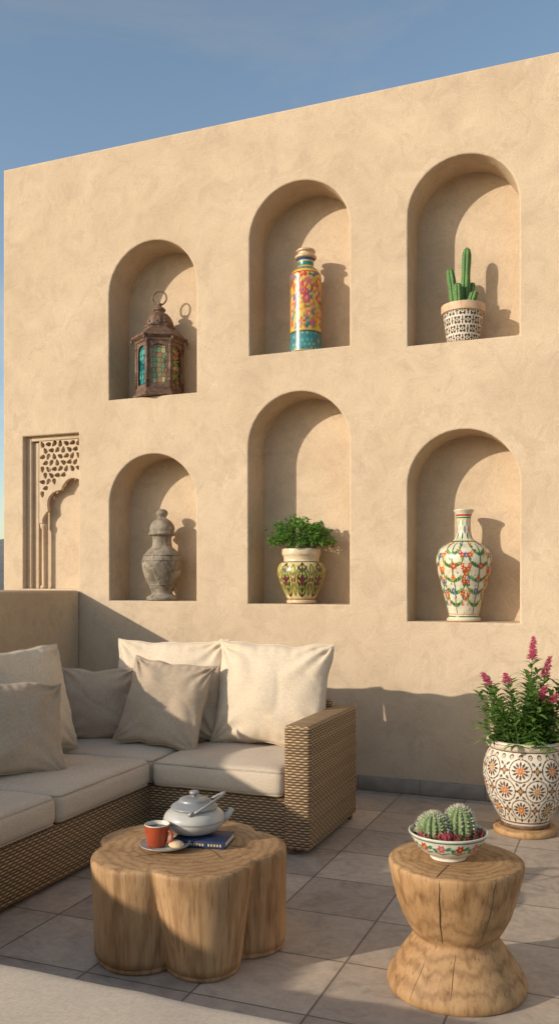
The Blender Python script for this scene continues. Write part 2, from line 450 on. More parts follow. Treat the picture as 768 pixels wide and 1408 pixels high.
# ------------------------------------------------------------------ sofa
def cushion(name,x0,x1,y0,y1,z0,z1,m,parent,r=.04,puff=.025,seed=0):
    hx,hy,hz=(x1-x0)/2,(y1-y0)/2,(z1-z0)/2
    n=26; bm=bmesh.new(); cache={}
    def vert(p):
        key=tuple(round(c,5) for c in p)
        if key in cache: return cache[key]
        P=Vector((p[0]*hx,p[1]*hy,p[2]*hz)); q=Vector([max(-(h-r),min(h-r,c)) for c,h in zip(P,(hx,hy,hz))])
        d=P-q
        if d.length>1e-9: P=q+d.normalized()*r
        f=(1-p[0]**2)*(1-p[1]**2)
        if p[2]>0: P.z+=puff*f**.6*p[2]
        nz=noise.noise(Vector((P.x*5+seed*7,P.y*5,P.z*5)))
        P.z+=nz*.009*p[2]
        P.x+=p[0]*.010*(1-p[1]**2)*(1-p[2]**2); P.y+=p[1]*.010*(1-p[0]**2)*(1-p[2]**2)
        cache[key]=bm.verts.new(P); return cache[key]
    ks=[math.sin(math.pi/2*(-1+2*i/n)) for i in range(n+1)]
    nz_=10; kz=[math.sin(math.pi/2*(-1+2*i/nz_)) for i in range(nz_+1)]
    def face(fn,A,B):
        for i in range(len(A)-1):
            for j in range(len(B)-1):
                try: bm.faces.new([vert(fn(A[i],B[j])),vert(fn(A[i+1],B[j])),vert(fn(A[i+1],B[j+1])),vert(fn(A[i],B[j+1]))])
                except ValueError: pass
    face(lambda a,b_:(a,b_,1),ks,ks); face(lambda a,b_:(b_,a,-1),ks,ks)
    face(lambda a,b_:(1,a,b_),ks,kz); face(lambda a,b_:(-1,-a,b_),ks,kz)
    face(lambda a,b_:(-a,1,b_),ks,kz); face(lambda a,b_:(a,-1,b_),ks,kz)
    me=bpy.data.meshes.new(name); bm.to_mesh(me); bm.free(); me.materials.append(m)
    me.polygons.foreach_set('use_smooth',[True]*len(me.polygons))
    o=bpy.data.objects.new(name,me); COL.objects.link(o); o.location=((x0+x1)/2,(y0+y1)/2,(z0+z1)/2); o.parent=parent
    k=r*.72
    for zz in (hz-r+k,-hz+r-k):
        pts=[]; rc=r
        for cx,cy,a0 in((hx-rc,hy-rc,0),(-hx+rc,hy-rc,90),(-hx+rc,-hy+rc,180),(hx-rc,-hy+rc,270)):
            for i in range(6):
                a=R(a0+i*18); pts.append((cx+k*math.cos(a),cy+k*math.sin(a),zz))
        dense=[]
        for i in range(len(pts)):
            a=Vector(pts[i]); b_=Vector(pts[(i+1)%len(pts)])
            m_=8 if (b_-a).length>.1 else 1
            for t in range(m_): dense.append(a.lerp(b_,t/m_))
        tube(name+'_piping',dense,.0055,M_pipe,6,True,parent,o.location)
    return o
sofa=empty('wicker_corner_sofa')
FX,FY=-2.41,-1.49; BX,BY=-3.32,-.68
box('base_back',BX,-1.63,FY+.012,BY,.03,.285,M_wick,sofa,.006,2)
box('base_left',BX,FX-.012,-4.6,FY+.011,.03,.285,M_wick,sofa,.006,2)
box('arm',-1.632,-1.49,FY-.012,BY+.0,.03,.665,M_wick,sofa,.018,3)
box('back_rail',BX,-1.633,BY-.07,BY,.286,.70,M_wick,sofa,.02,3)
box('side_rail',BX,BX+.09,-4.6,BY-.071,.286,.70,M_wick,sofa,.02,3)
for x,y in((-1.60,-1.46),(-1.53,-.72),(-2.46,-1.55),(-2.5,-3.2),(-3.27,-.72)):
    box('foot',x-.02,x+.02,y-.02,y+.02,0,.031,M_bronze,sofa)
Z0,Z1=.287,.425
cushion('seat_cushion_right',FX+.004,-1.636,FY-.02,BY-.08,Z0,Z1,M_seat,sofa,seed=1)
cushion('seat_cushion_corner',BX+.1,FX-.002,FY+.005,BY-.08,Z0,Z1,M_seat,sofa,seed=2)
cushion('seat_cushion_left',BX+.1,FX+.004,-2.33,FY-.003,Z0,Z1,M_seat,sofa,seed=3)
cushion('seat_cushion_near',BX+.1,FX+.004,-3.17,-2.336,Z0,Z1,M_seat,sofa,seed=4)
cushion('seat_cushion_end',BX+.1,FX+.004,-4.5,-3.176,Z0,Z1,M_seat,sofa,seed=5)

def pillow(name,w,h,t,loc,yaw,lean,roll,m,seed,cr=1.0):
    n=64; V=[];F=[];idx={}
    S=Vector((seed*13.7,seed*3.1,0))
    def fn(u,v,s):
        x=w/2*u*(1-.085*(1-v*v)); y=h/2*v*(1-.08*(1-u*u))
        vv=v+.10*(1-v*v)
        f=max(0,(1-u*u)*(1-vv*vv))
        z=t/2*f**.42
        wr=0
        for cx,cy in((-1,-1),(1,-1),(-1,1),(1,1)):
            dx,dy=u-cx,v-cy; d=math.hypot(dx,dy); a=math.atan2(dy,dx)
            wr+=math.sin(a*11+seed+cx*2+noise.noise(Vector((d*1.5,cx,cy))+S)*3)*math.exp(-d*2.3)*min(1,d*5)*.019
        wr+=.015*noise.noise(Vector((u*1.6,v*1.6,s*3))+S)
        q=noise.noise(Vector((u*1.3+v*.9,v*.9-u*.4,s*5))+S)
        wr-=.005*math.exp(-(q/.10)**2)*(1-max(abs(u),abs(v))**4)
        edge=min(1,(1-max(abs(u),abs(v)))*9)
        if abs(abs(v)-1)<.30: wr+=.0035*math.sin(u*31+seed+2*noise.noise(Vector((u*4,s,1))+S))*(1-(1-abs(v))/.30)
        if abs(abs(u)-1)<.30: wr+=.0035*math.sin(v*27+seed+2*noise.noise(Vector((v*4,s,2))+S))*(1-(1-abs(u))/.30)
        z+=wr*cr*edge
        x+=.012*noise.noise(Vector((v*2.5,2,1))+S); y+=.016*noise.noise(Vector((u*2.5,5,1))+S)
        return (x,y,s*z)
    for s in(1,-1):
        for j in range(n+1):
            for i in range(n+1):
                if s==-1 and (i in(0,n) or j in(0,n)): idx[(s,i,j)]=idx[(1,i,j)]; continue
                u=math.sin(math.pi/2*(-1+2*i/n)); v=math.sin(math.pi/2*(-1+2*j/n))
                u=.5*u+.5*(-1+2*i/n); v=.5*v+.5*(-1+2*j/n)
                idx[(s,i,j)]=len(V); V.append(fn(u,v,s))
        for j in range(n):
            for i in range(n):
                q=(idx[(s,i,j)],idx[(s,i+1,j)],idx[(s,i+1,j+1)],idx[(s,i,j+1)])
                F.append(q if s==1 else q[::-1])
    ring=[idx[(1,i,0)] for i in range(n)]+[idx[(1,n,j)] for j in range(n)]+[idx[(1,n-i,n)] for i in range(n)]+[idx[(1,0,n-j)] for j in range(n)]
    TV,TF=tube_data([V[k] for k in ring],.0045,6,True,len(V))
    mtx=Matrix.Translation(loc)@Matrix.Rotation(yaw,4,'Z')@Matrix.Rotation(R(90)-lean,4,'X')@Matrix.Rotation(roll,4,'Z')
    return obj(name,V+TV,F+TF,m,True,None,mtx=mtx)
pillow('throw_pillow',.72,.62,.23,(-1.945,-.895,.738),R(2),R(11),R(-1.5),M_cream,1)
pillow('throw_pillow',.80,.61,.20,(-2.655,-.86,.735),R(-2),R(11),R(1),M_cream,2)
pillow('throw_pillow',.53,.53,.19,(-2.535,-1.12,.68),R(6),R(24),R(-5),M_taupe,3)
pillow('throw_pillow',.48,.46,.18,(-3.03,-1.06,.645),R(22),R(18),R(2),M_taupe,4)
pillow('throw_pillow',.66,.61,.24,(-3.10,-1.70,.735),R(80),R(15),R(1),M_cream,5)
pillow('throw_pillow',.56,.50,.19,(-2.87,-2.08,.665),R(62),R(24),R(-7),M_taupe,6)

ott=empty('upholstered_ottoman')
box('ottoman_base',-2.36,-.62,-4.62,-3.89,.03,.285,M_wick,ott,.008,2)
cushion('ottoman_cushion',-2.38,-.58,-4.66,-3.84,.287,.435,M_seat,ott,.06,.02,seed=8)

# ------------------------------------------------------------------ coffee table
def wobble(a,z,s,amp): return 1+amp*noise.noise(Vector((math.cos(a)*2+s,math.sin(a)*2,z*3)))
rho,dd=.158,.232
def lob2(a,z):
    sl=.10*math.sin(2*a+1)*(1-min(1,z/.38))
    da=((a+sl-R(22.7)+R(36))%R(72))-R(36)
    s=dd*math.sin(abs(da))
    rr=dd*math.cos(da)+math.sqrt(max(rho*rho-s*s,.0001))
    hull=(dd+rho)*.96
    f=.42+.60*(1-min(1,max(0,z/.38)))**.7
    return (hull*(1-f)+rr*f)*wobble(a,z,3,.03)
ct=empty('tree_trunk_coffee_table',(-1.58,-2.65,0))
prof=[(.90,0.0),(.93,.004),(.93,.016),(.91,.02),(.95,.024),(.96,.05)]+[(.96+.04*i/10,.05+.30*i/10) for i in range(1,11)]+[(1.0,.365),(.992,.374),(.975,.379),(.9,.3805),(.7,.381),(.5,.381),(.3,.381),(.1,.381),(.0,.381)]
lathe('table_body',prof,M_wood,360,1,parent=ct,rfun=lob2,interp=False)
for a0 in(75,160,250,340,20):
    pts=[(k*math.cos(R(a0)+.15*math.sin(k*20)),k*math.sin(R(a0)+.15*math.sin(k*20)),.3812) for k in [.04+.03*i for i in range(8)]]
    tube('surface_crack',pts,[.0004+.0008*math.sin(i/7*3.1) for i in range(8)],M_crack,5,parent=ct)

# ------------------------------------------------------------------ side table
st=empty('hourglass_wood_side_table',(-.552,-2.62,0))
prof=[(.226,0),(.234,.005),(.238,.02),(.236,.035),(.226,.055),(.207,.085),(.185,.12),(.163,.15),(.148,.172),(.143,.182),(.148,.192),(.163,.215),(.184,.255),(.204,.31),(.218,.36),(.229,.41),(.232,.428),(.230,.436),(.222,.4405),(.15,.441),(.07,.441),(0,.441)]
def stf(a,z):
    f=1.0
    if z>.185:
        f+= .014*(abs(math.cos(3.5*a+.6))-.5)*2*(1-(z-.18)/.27*.7)+.02*noise.noise(Vector((math.cos(a)*2,math.sin(a)*2,z*4)))
    else: f+=.012*noise.noise(Vector((math.cos(a)*1.5,math.sin(a)*1.5,z*3+9)))
    return f
lathe('table_body',prof,M_wood2,200,1,parent=st,rfun=stf,interp=False)
def rad_at(z):
    for (r0,z0),(r1,z1) in zip(prof,prof[1:]):
        if z0<=z<=z1 and z1>z0: return r0+(r1-r0)*(z-z0)/(z1-z0)
    return .2
for a0,za,zb,wd in((-96,.2,.435,.0020),(-50,.21,.43,.0012),(-118,.02,.14,.0008),(-84,.05,.165,.0008)):
    pts=[];n=22
    for i in range(n):
        z=za+(zb-za)*i/(n-1); a=R(a0+1.6*noise.noise(Vector((z*14,a0,0)))+i*.15); r=rad_at(z)*stf(a,z)+.0001
        pts.append((r*math.cos(a),r*math.sin(a),z))
    tube('drying_crack',pts,[.0003+wd*math.sin(math.pi*(i+.5)/n)**.6 for i in range(n)],M_crack,5,parent=st)
pts=[(k*math.cos(R(-96)),k*math.sin(R(-96))+.002*math.sin(k*60),.4412) for k in[.08+.020*i for i in range(8)]]
tube('drying_crack',pts,.0012,M_crack,5,parent=st)

# ------------------------------------------------------------------ painting helpers
class Cv:
    def __init__(s,S,Z,per,base):
        s.S,s.Z,s.per=S,Z,per; s.C=np.tile(np.array(base,float),(len(S),1))
    def d(s,cx): return ((s.S-cx+s.per/2)%s.per)-s.per/2
    def disc(s,cx,cz,r,c,inner=0):
        D=np.hypot(s.d(cx),s.Z-cz); s.C[(D<r)&(D>=inner)]=c
    def flower(s,cx,cz,r,n,c,cc=None,ph=0,depth=.45):
        x=s.d(cx);y=s.Z-cz; D=np.hypot(x,y); A=np.arctan2(y,x)+ph
        s.C[D<r*(1-depth+depth*np.abs(np.cos(A*n/2)))]=c
        if cc is not None: s.C[D<r*.3]=cc
    def leaf(s,cx,cz,L,W,ang,c):
        x=s.d(cx);y=s.Z-cz; u=x*math.cos(ang)+y*math.sin(ang); v=-x*math.sin(ang)+y*math.cos(ang)
        s.C[(np.abs(u)<L)&(np.abs(v)<W*(1-(u/L)**2))]=c
    def line(s,pts,w,c):
        m=np.zeros(len(s.S),bool)
        for (x0,z0),(x1,z1) in zip(pts,pts[1:]):
            dx,dz=x1-x0,z1-z0; L2=dx*dx+dz*dz+1e-12
            px=s.d((x0+x1)/2)+(x0+x1)/2-x0; pz=s.Z-z0
            t=np.clip((px*dx+pz*dz)/L2,0,1)
            m|=np.hypot(px-t*dx,pz-t*dz)<w
        s.C[m]=c
    def band(s,z0,z1,c): s.C[(s.Z>=z0)&(s.Z<z1)]=c
RED=(.48,.03,.025);ORG=(.60,.17,.03);YEL=(.62,.42,.06);BLU=(.035,.09,.28);TEA=(.03,.20,.20);GRN=(.035,.15,.03);DRK=(.035,.02,.015);WHT=(.66,.60,.45);PNK=(.55,.10,.16);LG=(.16,.32,.06)

def paint_bottle(S,Z,per,rs,pr):
    c=Cv(S,Z,per,YEL)
    for i in range(150):
        c.leaf(rs.rand()*per,.15+.42*rs.rand(),.028,.011,rs.rand()*6.28,[GRN,TEA,LG,BLU,TEA,RED][rs.randint(6)])
    for j in range(7):
        for i in range(8):
            x=(i+.5*(j%2)+.25*rs.rand())*per/8; z=.19+j*.058+.012*rs.rand()
            col=[RED,RED,ORG,BLU,PNK,TEA][rs.randint(6)]
            R0=.030+.010*rs.rand(); n=[5,6,8][rs.randint(3)]; ph=rs.rand()*3
            c.flower(x,z,R0,n,col,None,ph)
            c.flower(x,z,R0*.55,n,[ORG,PNK,YEL][rs.randint(3)],[YEL,WHT,BLU][rs.randint(3)],ph+.3)
    c.band(0,.140,TEA)
    for j in range(5):
        for i in range(22):
            c.disc((i+.5*(j%2))*per/22,.018+j*.028,.0105,[(.10,.30,.27),(.03,.11,.17),(.25,.35,.22),(.05,.17,.26)][rs.randint(4)])
    c.band(.136,.146,DRK); c.band(.144,.154,YEL); c.band(.0,.010,(.55,.4,.1))
    c.band(.548,.556,RED);c.band(.556,.576,YEL)
    c.band(.576,.60,TEA)
    for i in range(20): c.disc(i*per/20,.588,.009,ORG)
    c.band(.612,.64,TEA); c.band(.64,.650,YEL); c.band(.65,.665,BLU)
    c.band(.668,.80,(.62,.43,.25))
    return c.C
E=empty
e=E('painted_ceramic_bottle',(-2.101,.12,3.001))
lathe('bottle_body',[(.098,0),(.108,.006),(.110,.02),(.109,.15),(.110,.35),(.109,.52),(.104,.555),(.085,.585),(.062,.605),(.056,.62),(.057,.65),(.064,.664),(.074,.670),(.076,.682),(.070,.690),(.056,.696),(.056,.712),(.066,.716),(.066,.728),(.05,.733),(0,.733)],M_paint,300,260,parent=e,paint=paint_bottle,seed=5)

def paint_vase(S,Z,per,rs,pr):
    c=Cv(S,Z,per,WHT)
    n=6
    for i in range(n):
        x0=(i+.25)*per/n; w=per/n
        c.line([(x0,.06),(x0,.14),(x0+.01,.22),(x0,.30),(x0,.42),(x0,.50)],.0050,GRN)
        for sgn in(-1,1):
            for zz,rr in((.10,.40),(.18,.46),(.26,.46),(.35,.40),(.43,.3)):
                pts=[]
                for t in range(9):
                    a=t/8*2.6
                    pts.append((x0+sgn*w*rr*math.sin(a*.75),zz+.055*(1-math.cos(a))*.8))
                c.line(pts,.0042,GRN)
                for t in (1,2,3,5,6,7):
                    c.leaf(pts[t][0],pts[t][1]+.010,.0155,.0085,rs.rand()*3.1,[GRN,LG,GRN][rs.randint(3)])
                c.flower(pts[-1][0],pts[-1][1],.020,6,[RED,RED,BLU,ORG][rs.randint(4)],YEL,rs.rand())
                c.flower(pts[4][0]+sgn*.006,pts[4][1]-.014,.015,5,[BLU,RED,RED,YEL,ORG][rs.randint(5)],WHT,rs.rand())
        c.flower(x0+.01,.36,.025,8,RED,YEL); c.flower(x0-.008,.20,.022,8,BLU,YEL); c.flower(x0,.285,.019,6,ORG,RED)
        c.flower(x0+w/2,.31+.02*rs.rand(),.022,7,RED,YEL); c.flower(x0+w/2,.43,.020,7,BLU,YEL); c.flower(x0+w/2,.15,.020,7,ORG,BLU)
    for i in range(110):
        c.disc(rs.rand()*per,.05+.47*rs.rand(),.0055,[RED,BLU,YEL,GRN,GRN][rs.randint(5)])
    c.band(.03,.038,GRN);c.band(.045,.052,ORG)
    c.band(.518,.526,GRN)
    for i in range(10):
        x=(i+.5)*per/10
        c.leaf(x,.560,.028,.018,1.57,GRN); c.flower(x+per/20,.60,.028,6,[RED,BLU][i%2],YEL); c.leaf(x,.645,.026,.016,1.2,LG)
    c.band(.675,.683,GRN); c.band(.69,.70,RED)
    return c.C
e=E('floral_ceramic_vase',(-.998,.12,1.140))
lathe('vase_body',[(.085,0),(.106,.004),(.108,.018),(.098,.03),(.100,.06),(.118,.13),(.140,.21),(.160,.29),(.174,.36),(.178,.41),(.168,.455),(.140,.49),(.098,.515),(.066,.535),(.052,.56),(.046,.60),(.044,.65),(.048,.69),(.060,.715),(.067,.727),(.064,.733),(.054,.728),(.038,.70),(.03,.6)],M_paint,360,320,parent=e,paint=paint_vase,seed=2)
lathe('foot_ring',[(.104,0),(.111,.003),(.111,.014),(.104,.018)],M_terracream,48,1,parent=e,interp=False)

def paint_herb(S,Z,per,rs,pr):
    c=Cv(S,Z,per,(.66,.52,.24))
    n=8
    for i in range(n):
        x=(i+.5)*per/n; w=per/n
        for k,(sc,col) in enumerate(((1.0,(.06,.03,.02)),(.88,(.60,.45,.10)),(.74,(.10,.14,.035)),(.52,(.58,.46,.14)),(.36,(.22,.05,.06)))):
            c.leaf(x,.165,.125*sc,w*.42*sc,1.57,col)
        for sgn in(-1,1):
            for j in range(6):
                z=.07+j*.035; c.leaf(x+sgn*w*.17,z,.025,.007,sgn*1.0+0,[DRK,(.14,.20,.05),DRK][j%3])
        c.line([(x,.05),(x,.28)],.004,DRK)
        xm=x+w/2
        c.leaf(xm,.235,.045,.02,1.57,(.10,.18,.05));c.leaf(xm,.235,.03,.011,1.57,YEL)
        c.leaf(xm,.10,.05,.018,1.57,(.08,.14,.04));c.leaf(xm,.10,.03,.008,1.57,YEL)
        c.disc(xm,.165,.013,(.22,.05,.12)); c.disc(xm,.165,.005,YEL)
    c.band(0,.028,(.62,.46,.28)); c.band(.028,.036,(.2,.08,.04)); c.band(.288,.294,DRK)
    c.band(.296,.5,(.68,.54,.36))
    return c.C
e=E('potted_herb_plant',(-2.134,.12,1.246))
lathe('herb_pot',[(.085,0),(.102,.004),(.104,.02),(.098,.03),(.112,.06),(.138,.11),(.160,.165),(.171,.215),(.166,.255),(.148,.282),(.128,.295),(.124,.31),(.128,.33),(.136,.345),(.137,.37),(.135,.382),(.128,.384),(.118,.36),(.11,.345),(.0,.345)],M_paint,340,260,parent=e,paint=paint_herb,seed=4)
def bushy(name,parent,n,cen,rx,ry,rz,L,W,m,seed):
    r=random.Random(seed); V=[];F=[]
    for i in range(n):
        a=r.uniform(0,2*math.pi); c=r.uniform(-.45,1); s=math.sqrt(1-c*c) if abs(c)<1 else 0
        k=r.uniform(.35,1.05)**.5
        bumpy=1+.55*noise.noise(Vector((math.cos(a)*3*s,math.sin(a)*3*s,c*2.8+seed)))
        p=Vector((cen[0]+rx*k*s*math.cos(a)*bumpy,cen[1]+ry*k*s*math.sin(a)*bumpy,cen[2]+rz*k*c*bumpy))
        d=Vector((math.cos(a)*s+r.uniform(-.7,.7),math.sin(a)*s+r.uniform(-.7,.7),c*.5+r.uniform(-.4,.7)))
        f=r.uniform(.7,1.35)
        leaf_data(V,F,p,d,Vector((r.uniform(-.5,.5),r.uniform(-.5,.5),1)),L*f,W*f)
    return obj(name,V,F,m,False,parent)
bushy('herb_leaves',e,1500,(0,0,.460),.205,.155,.125,.029,.021,M_leaf2,3)
VV=[];FF=[]; rr_=random.Random(5)
for i in range(40):
    a=rr_.uniform(0,6.28); k=rr_.uniform(.2,1)
    v,f=tube_data([(.08*k*math.cos(a),.08*k*math.sin(a),.34),(.12*k*math.cos(a),.12*k*math.sin(a),.40),(.15*k*math.cos(a+.2),.15*k*math.sin(a+.2),.50)],.002,5,False,len(VV)); VV+=v;FF+=f
obj('herb_stems',VV,FF,M_stem,True,e)

e=E('lidded_stone_urn',(-3.255,.13,1.258))
lathe('urn_body',[(.10,0),(.115,.004),(.117,.02),(.108,.032),(.085,.045),(.078,.06),(.088,.09),(.112,.14),(.135,.19),(.150,.245),(.151,.29),(.138,.335),(.108,.375),(.080,.40),(.072,.42),(.071,.47),(.080,.485),(.098,.492),(.102,.503),(.096,.512),(.090,.520),(.093,.54),(.088,.565),(.070,.592),(.048,.61),(.034,.62),(.030,.628),(.038,.64),(.044,.655),(.040,.672),(.024,.685),(0,.69)],M_stone,96,200,parent=e,rfun=lambda a,z:1+.025*noise.noise(Vector((math.cos(a)*3,math.sin(a)*3,z*14))))
for zz,rr in((.34,.139),(.30,.152),(.12,.103)):
    tube('urn_ring',[(rr*math.cos(R(t*10)),rr*math.sin(R(t*10)),zz) for t in range(36)],.0045,M_stone,6,True,e)

def paint_moz(S,Z,per,rs,pr):
    c=Cv(S,Z,per,(.68,.58,.45))
    n=11; w=per/n; h=.066
    for j in range(4):
        for i in range(n):
            x=(i+.5*(j%2))*w; z=.022+j*h*.85
            c.flower(x,z,.030,4,DRK,None,.78,.55)
            c.disc(x,z,.012,(.7,.62,.5)); c.disc(x,z,.006,DRK)
            for sx in(-1,1): c.leaf(x+w/2,z+sx*.014,.013,.006,1.57,(.10,.05,.03))
            c.leaf(x+w/2,z,.016,.005,0,DRK)
    c.band(.0,.007,(.55,.38,.24)); c.band(.198,.3,(.62,.42,.26))
    return c.C
e=E('potted_column_cactus',(-1.003,.12,2.957))
lathe('cactus_pot',[(.096,0),(.100,.004),(.104,.02),(.112,.07),(.121,.13),(.128,.19),(.130,.198),(.137,.200),(.140,.206),(.142,.245),(.140,.252),(.132,.252),(.126,.24),(.124,.225),(0,.225)],M_paintm,300,200,parent=e,paint=paint_moz,seed=4)
lathe('cactus_soil',[(.127,.226),(.06,.232),(0,.234)],M_soil,40,1,parent=e,interp=False,cap=False)
def column(name,par,x,y,z0,H,r,tilt=(0,0),ribs=6,m=M_cactus,seed=1):
    segs=ribs*10; V=[];F=[]; n=26
    for i in range(n+1):
        t=i/n; z=z0+H*t
        ra=r*(math.sqrt(max(0,1-((t-.86)/.14)**2)) if t>.86 else 1)*(1-.18*(1-min(1,t*5)))
        ra*=1+.05*math.sin(t*17+seed)
        cx=x+tilt[0]*t**1.3; cy=y+tilt[1]*t**1.3
        for k in range(segs):
            a=2*math.pi*k/segs; q=ra*(1-.34*(1-abs(math.cos(ribs*a/2))**.8))
            V.append((cx+q*math.cos(a),cy+q*math.sin(a),z))
    for i in range(n):
        for k in range(segs):
            k2=(k+1)%segs; F.append((i*segs+k,i*segs+k2,(i+1)*segs+k2,(i+1)*segs+k))
    obj(name,V,F,m,True,par)
    SV=[];SF=[]; rs=random.Random(seed)
    for k in range(ribs):
        a=2*math.pi*k/ribs
        for i in range(int(H/.016)):
            t=(i+.5)/int(H/.016)
            if t>.95: continue
            p=Vector((x+tilt[0]*t**1.3+r*.98*math.cos(a),y+tilt[1]*t**1.3+r*.98*math.sin(a),z0+H*t))
            for q in range(3):
                d=Vector((math.cos(a+rs.uniform(-.8,.8)),math.sin(a+rs.uniform(-.8,.8)),rs.uniform(-.4,.6)))*.009
                v,f=tube_data([p,p+d],[.0006,.0001],3,False,len(SV)); SV+=v;SF+=f
    obj(name+'_spines',SV,SF,M_spine,False,par)
column('cactus_stem_tall',e,.010,.01,.225,.42,.030,(.014,0),6,seed=1)
column('cactus_stem_left',e,-.052,-.01,.225,.29,.027,(-.034,0),6,seed=2)
column('cactus_stem_mid',e,-.020,-.045,.225,.17,.026,(-.004,-.012),6,seed=3)
column('cactus_stem_low',e,.050,-.02,.225,.11,.030,(.030,-.004),6,seed=4)
column('cactus_stem_back',e,.03,.05,.225,.2,.024,(.02,.01),6,seed=5)

# lantern
e=E('moroccan_metal_lantern',(-3.280,.135,2.777))
HR=R(27)
def hexl(name,prof,m): return lathe(name,prof,m,6,1,smooth=False,parent=e,interp=False,rot=HR)
hexl('lantern_base',[(.185,0),(.198,.004),(.200,.022),(.188,.030),(.176,.045),(.180,.058),(.180,.066),(.165,.068)],M_bronze)
hexl('lantern_glass',[(.156,.06),(.156,.42)],M_glass)
hexl('lantern_eaves',[(.165,.408),(.182,.410),(.186,.425),(.205,.440),(.212,.446),(.212,.456),(.200,.460),(.165,.490),(.130,.512),(.112,.522),(.112,.535),(.118,.538),(.118,.546),(.108,.550)],M_bronze)
for k in range(6):
    a=HR+k*R(60); a2=a+R(60)
    p=Vector((math.cos(a),math.sin(a),0)); q=Vector((math.cos(a2),math.sin(a2),0))
    tube('lantern_post',[p*.172+Vector((0,0,.06)),p*.172+Vector((0,0,.415))],.012,M_bronze,8,parent=e)
    for z in(.12,.37):
        tube('post_knop',[p*.172+Vector((0,0,z-.008)),p*.172+Vector((0,0,z)),p*.172+Vector((0,0,z+.008))],[.010,.018,.010],M_bronze,8,parent=e)
    tube('eave_ball',[p*.208+Vector((0,0,.440)),p*.208+Vector((0,0,.430)),p*.208+Vector((0,0,.418)),p*.208+Vector((0,0,.405))],[.004,.010,.010,.002],M_bronze,8,parent=e)
    A=p*.165;B=q*.165;u=(B-A).normalized();Wd=(B-A).length; nrm=Vector((u.y,-u.x,0)); H0,H1=.064,.412
    hw=Wd/2-.026; zs=H1-.080
    prs=[(-hw,H0+.026,-Wd/2,H0),(-hw,(H0+zs)/2,-Wd/2,(H0+zs)/2)]
    for i in range(13):
        t=math.pi-math.pi*i/12; x=hw*math.cos(t); z=zs+.052*math.sin(t)**.8 if 0<i<12 else zs
        if abs(math.cos(t))>.71: ox,oz=math.copysign(Wd/2,x),zs+(H1-zs)*min(1,abs(math.tan(t)))
        else: ox,oz=Wd/2*math.cos(t)/.71,H1
        prs.append((x,z,ox,oz))
    prs+=[(hw,(H0+zs)/2,Wd/2,(H0+zs)/2),(hw,H0+.026,Wd/2,H0)]
    C0=(A+B)/2; V=[];F=[]
    n=len(prs)
    for off in(0,.008):
        for x,z,ox,oz in prs:
            V.append(C0+u*x+nrm*off+Vector((0,0,z))); V.append(C0+u*ox+nrm*off+Vector((0,0,oz)))
    for i in range(n):
        j=(i+1)%n
        for off in(0,2*n): F.append((off+2*i,off+2*i+1,off+2*j+1,off+2*j))
        F.append((2*i,2*j,2*n+2*j,2*n+2*i))
    obj('panel_frame',V,F,M_bronze,False,e)
lathe('lantern_dome',[(.100,.548),(.104,.555),(.098,.585),(.082,.618),(.058,.642),(.040,.652),(.036,.660),(.044,.668),(.046,.678),(.036,.690),(.022,.698),(.016,.705),(.022,.714),(.018,.724),(0,.728)],M_bronze,48,80,parent=e,rfun=lambda a,z:1+(.03*math.cos(12*a) if .55<z<.64 else 0))
for k in range(10):
    a=R(36*k)
    tube('dome_stud',[(.100*math.cos(a),.100*math.sin(a),.567),(.108*math.cos(a),.108*math.sin(a),.567)],[.010,.004],M_bronze,8,parent=e)
tube('lantern_ring',[(.052*math.cos(R(10*t)),.012*math.cos(R(10*t)),.765+.052*math.sin(R(10*t))) for t in range(36)],.0065,M_bronze,8,True,e)

# ------------------------------------------------------------------ large pot with flowers
def paint_big(S,Z,per,rs,pr):
    WH=(.70,.61,.49); D=(.07,.035,.022)
    c=Cv(S,Z,per,WH)
    n=8; w=per/n
    rows=[.115,.225,.335]
    for j,z in enumerate(rows):
        for i in range(n):
            x=(i+.5*(j%2))*w
            R0=.052
            c.disc(x,z,R0+.012,D); c.disc(x,z,R0+.006,WH)
            for k in range(12):
                a=2*math.pi*k/12; c.leaf(x+R0*.66*math.cos(a),z+R0*.66*math.sin(a),.016,.0062,a,D)
            c.flower(x,z,.024,8,[ORG,(.50,.26,.10),ORG][(i+j)%3],(.20,.25,.30))
            c.disc(x,z,.006,YEL)
            xm=x+w/2
            for a in(0,1.57): c.leaf(xm,z,.030,.010,a,D)
            c.flower(xm,z,.012,4,(.55,.25,.08))
            for sx in(-1,1):
                for sz in(-1,1):
                    c.leaf(xm+sx*.018,z+sz*.036,.014,.006,sx*sz*.8,D)
    for i in range(26):
        x=(i+.5)*per/26
        c.disc(x,.405,.0135,D); c.disc(x,.402,.0085,WH); c.disc(x,.402,.004,ORG)
        c.leaf(x,.053,.015,.008,1.57,D)
    c.band(0,.03,(.60,.49,.36)); c.band(.03,.036,D)
    c.band(.425,.6,(.68,.58,.46)); c.band(.425,.431,D)
    c.band(.459,.464,(.3,.18,.1))
    return c.C
e=E('potted_flowering_plant',(-.533,-.60,0))
lathe('plant_stand',[(.165,0),(.172,.004),(.175,.025),(.165,.036),(.12,.04),(0,.04)],M_wood2,64,1,parent=e,interp=False)
lathe('stand_foot',[(.125,.038),(.135,.044),(.135,.06),(.12,.07)],M_bronze,64,1,parent=e,interp=False)
lathe('plant_pot',[(.115,0),(.128,.005),(.135,.03),(.165,.08),(.198,.145),(.220,.215),(.229,.28),(.224,.345),(.207,.395),(.193,.42),(.196,.430),(.206,.438),(.211,.448),(.211,.466),(.206,.474),(.196,.474),(.188,.45),(.185,.43),(0,.43)],M_paintm,380,300,parent=e,loc=(0,0,.045),paint=paint_big,seed=3)
lathe('pot_soil',[(.188,.48),(.1,.488),(0,.49)],M_soil,40,1,parent=e,interp=False,cap=False)
LV=[];LF=[];SV=[];SF=[];PV=[];PF=[]
r=random.Random(21)
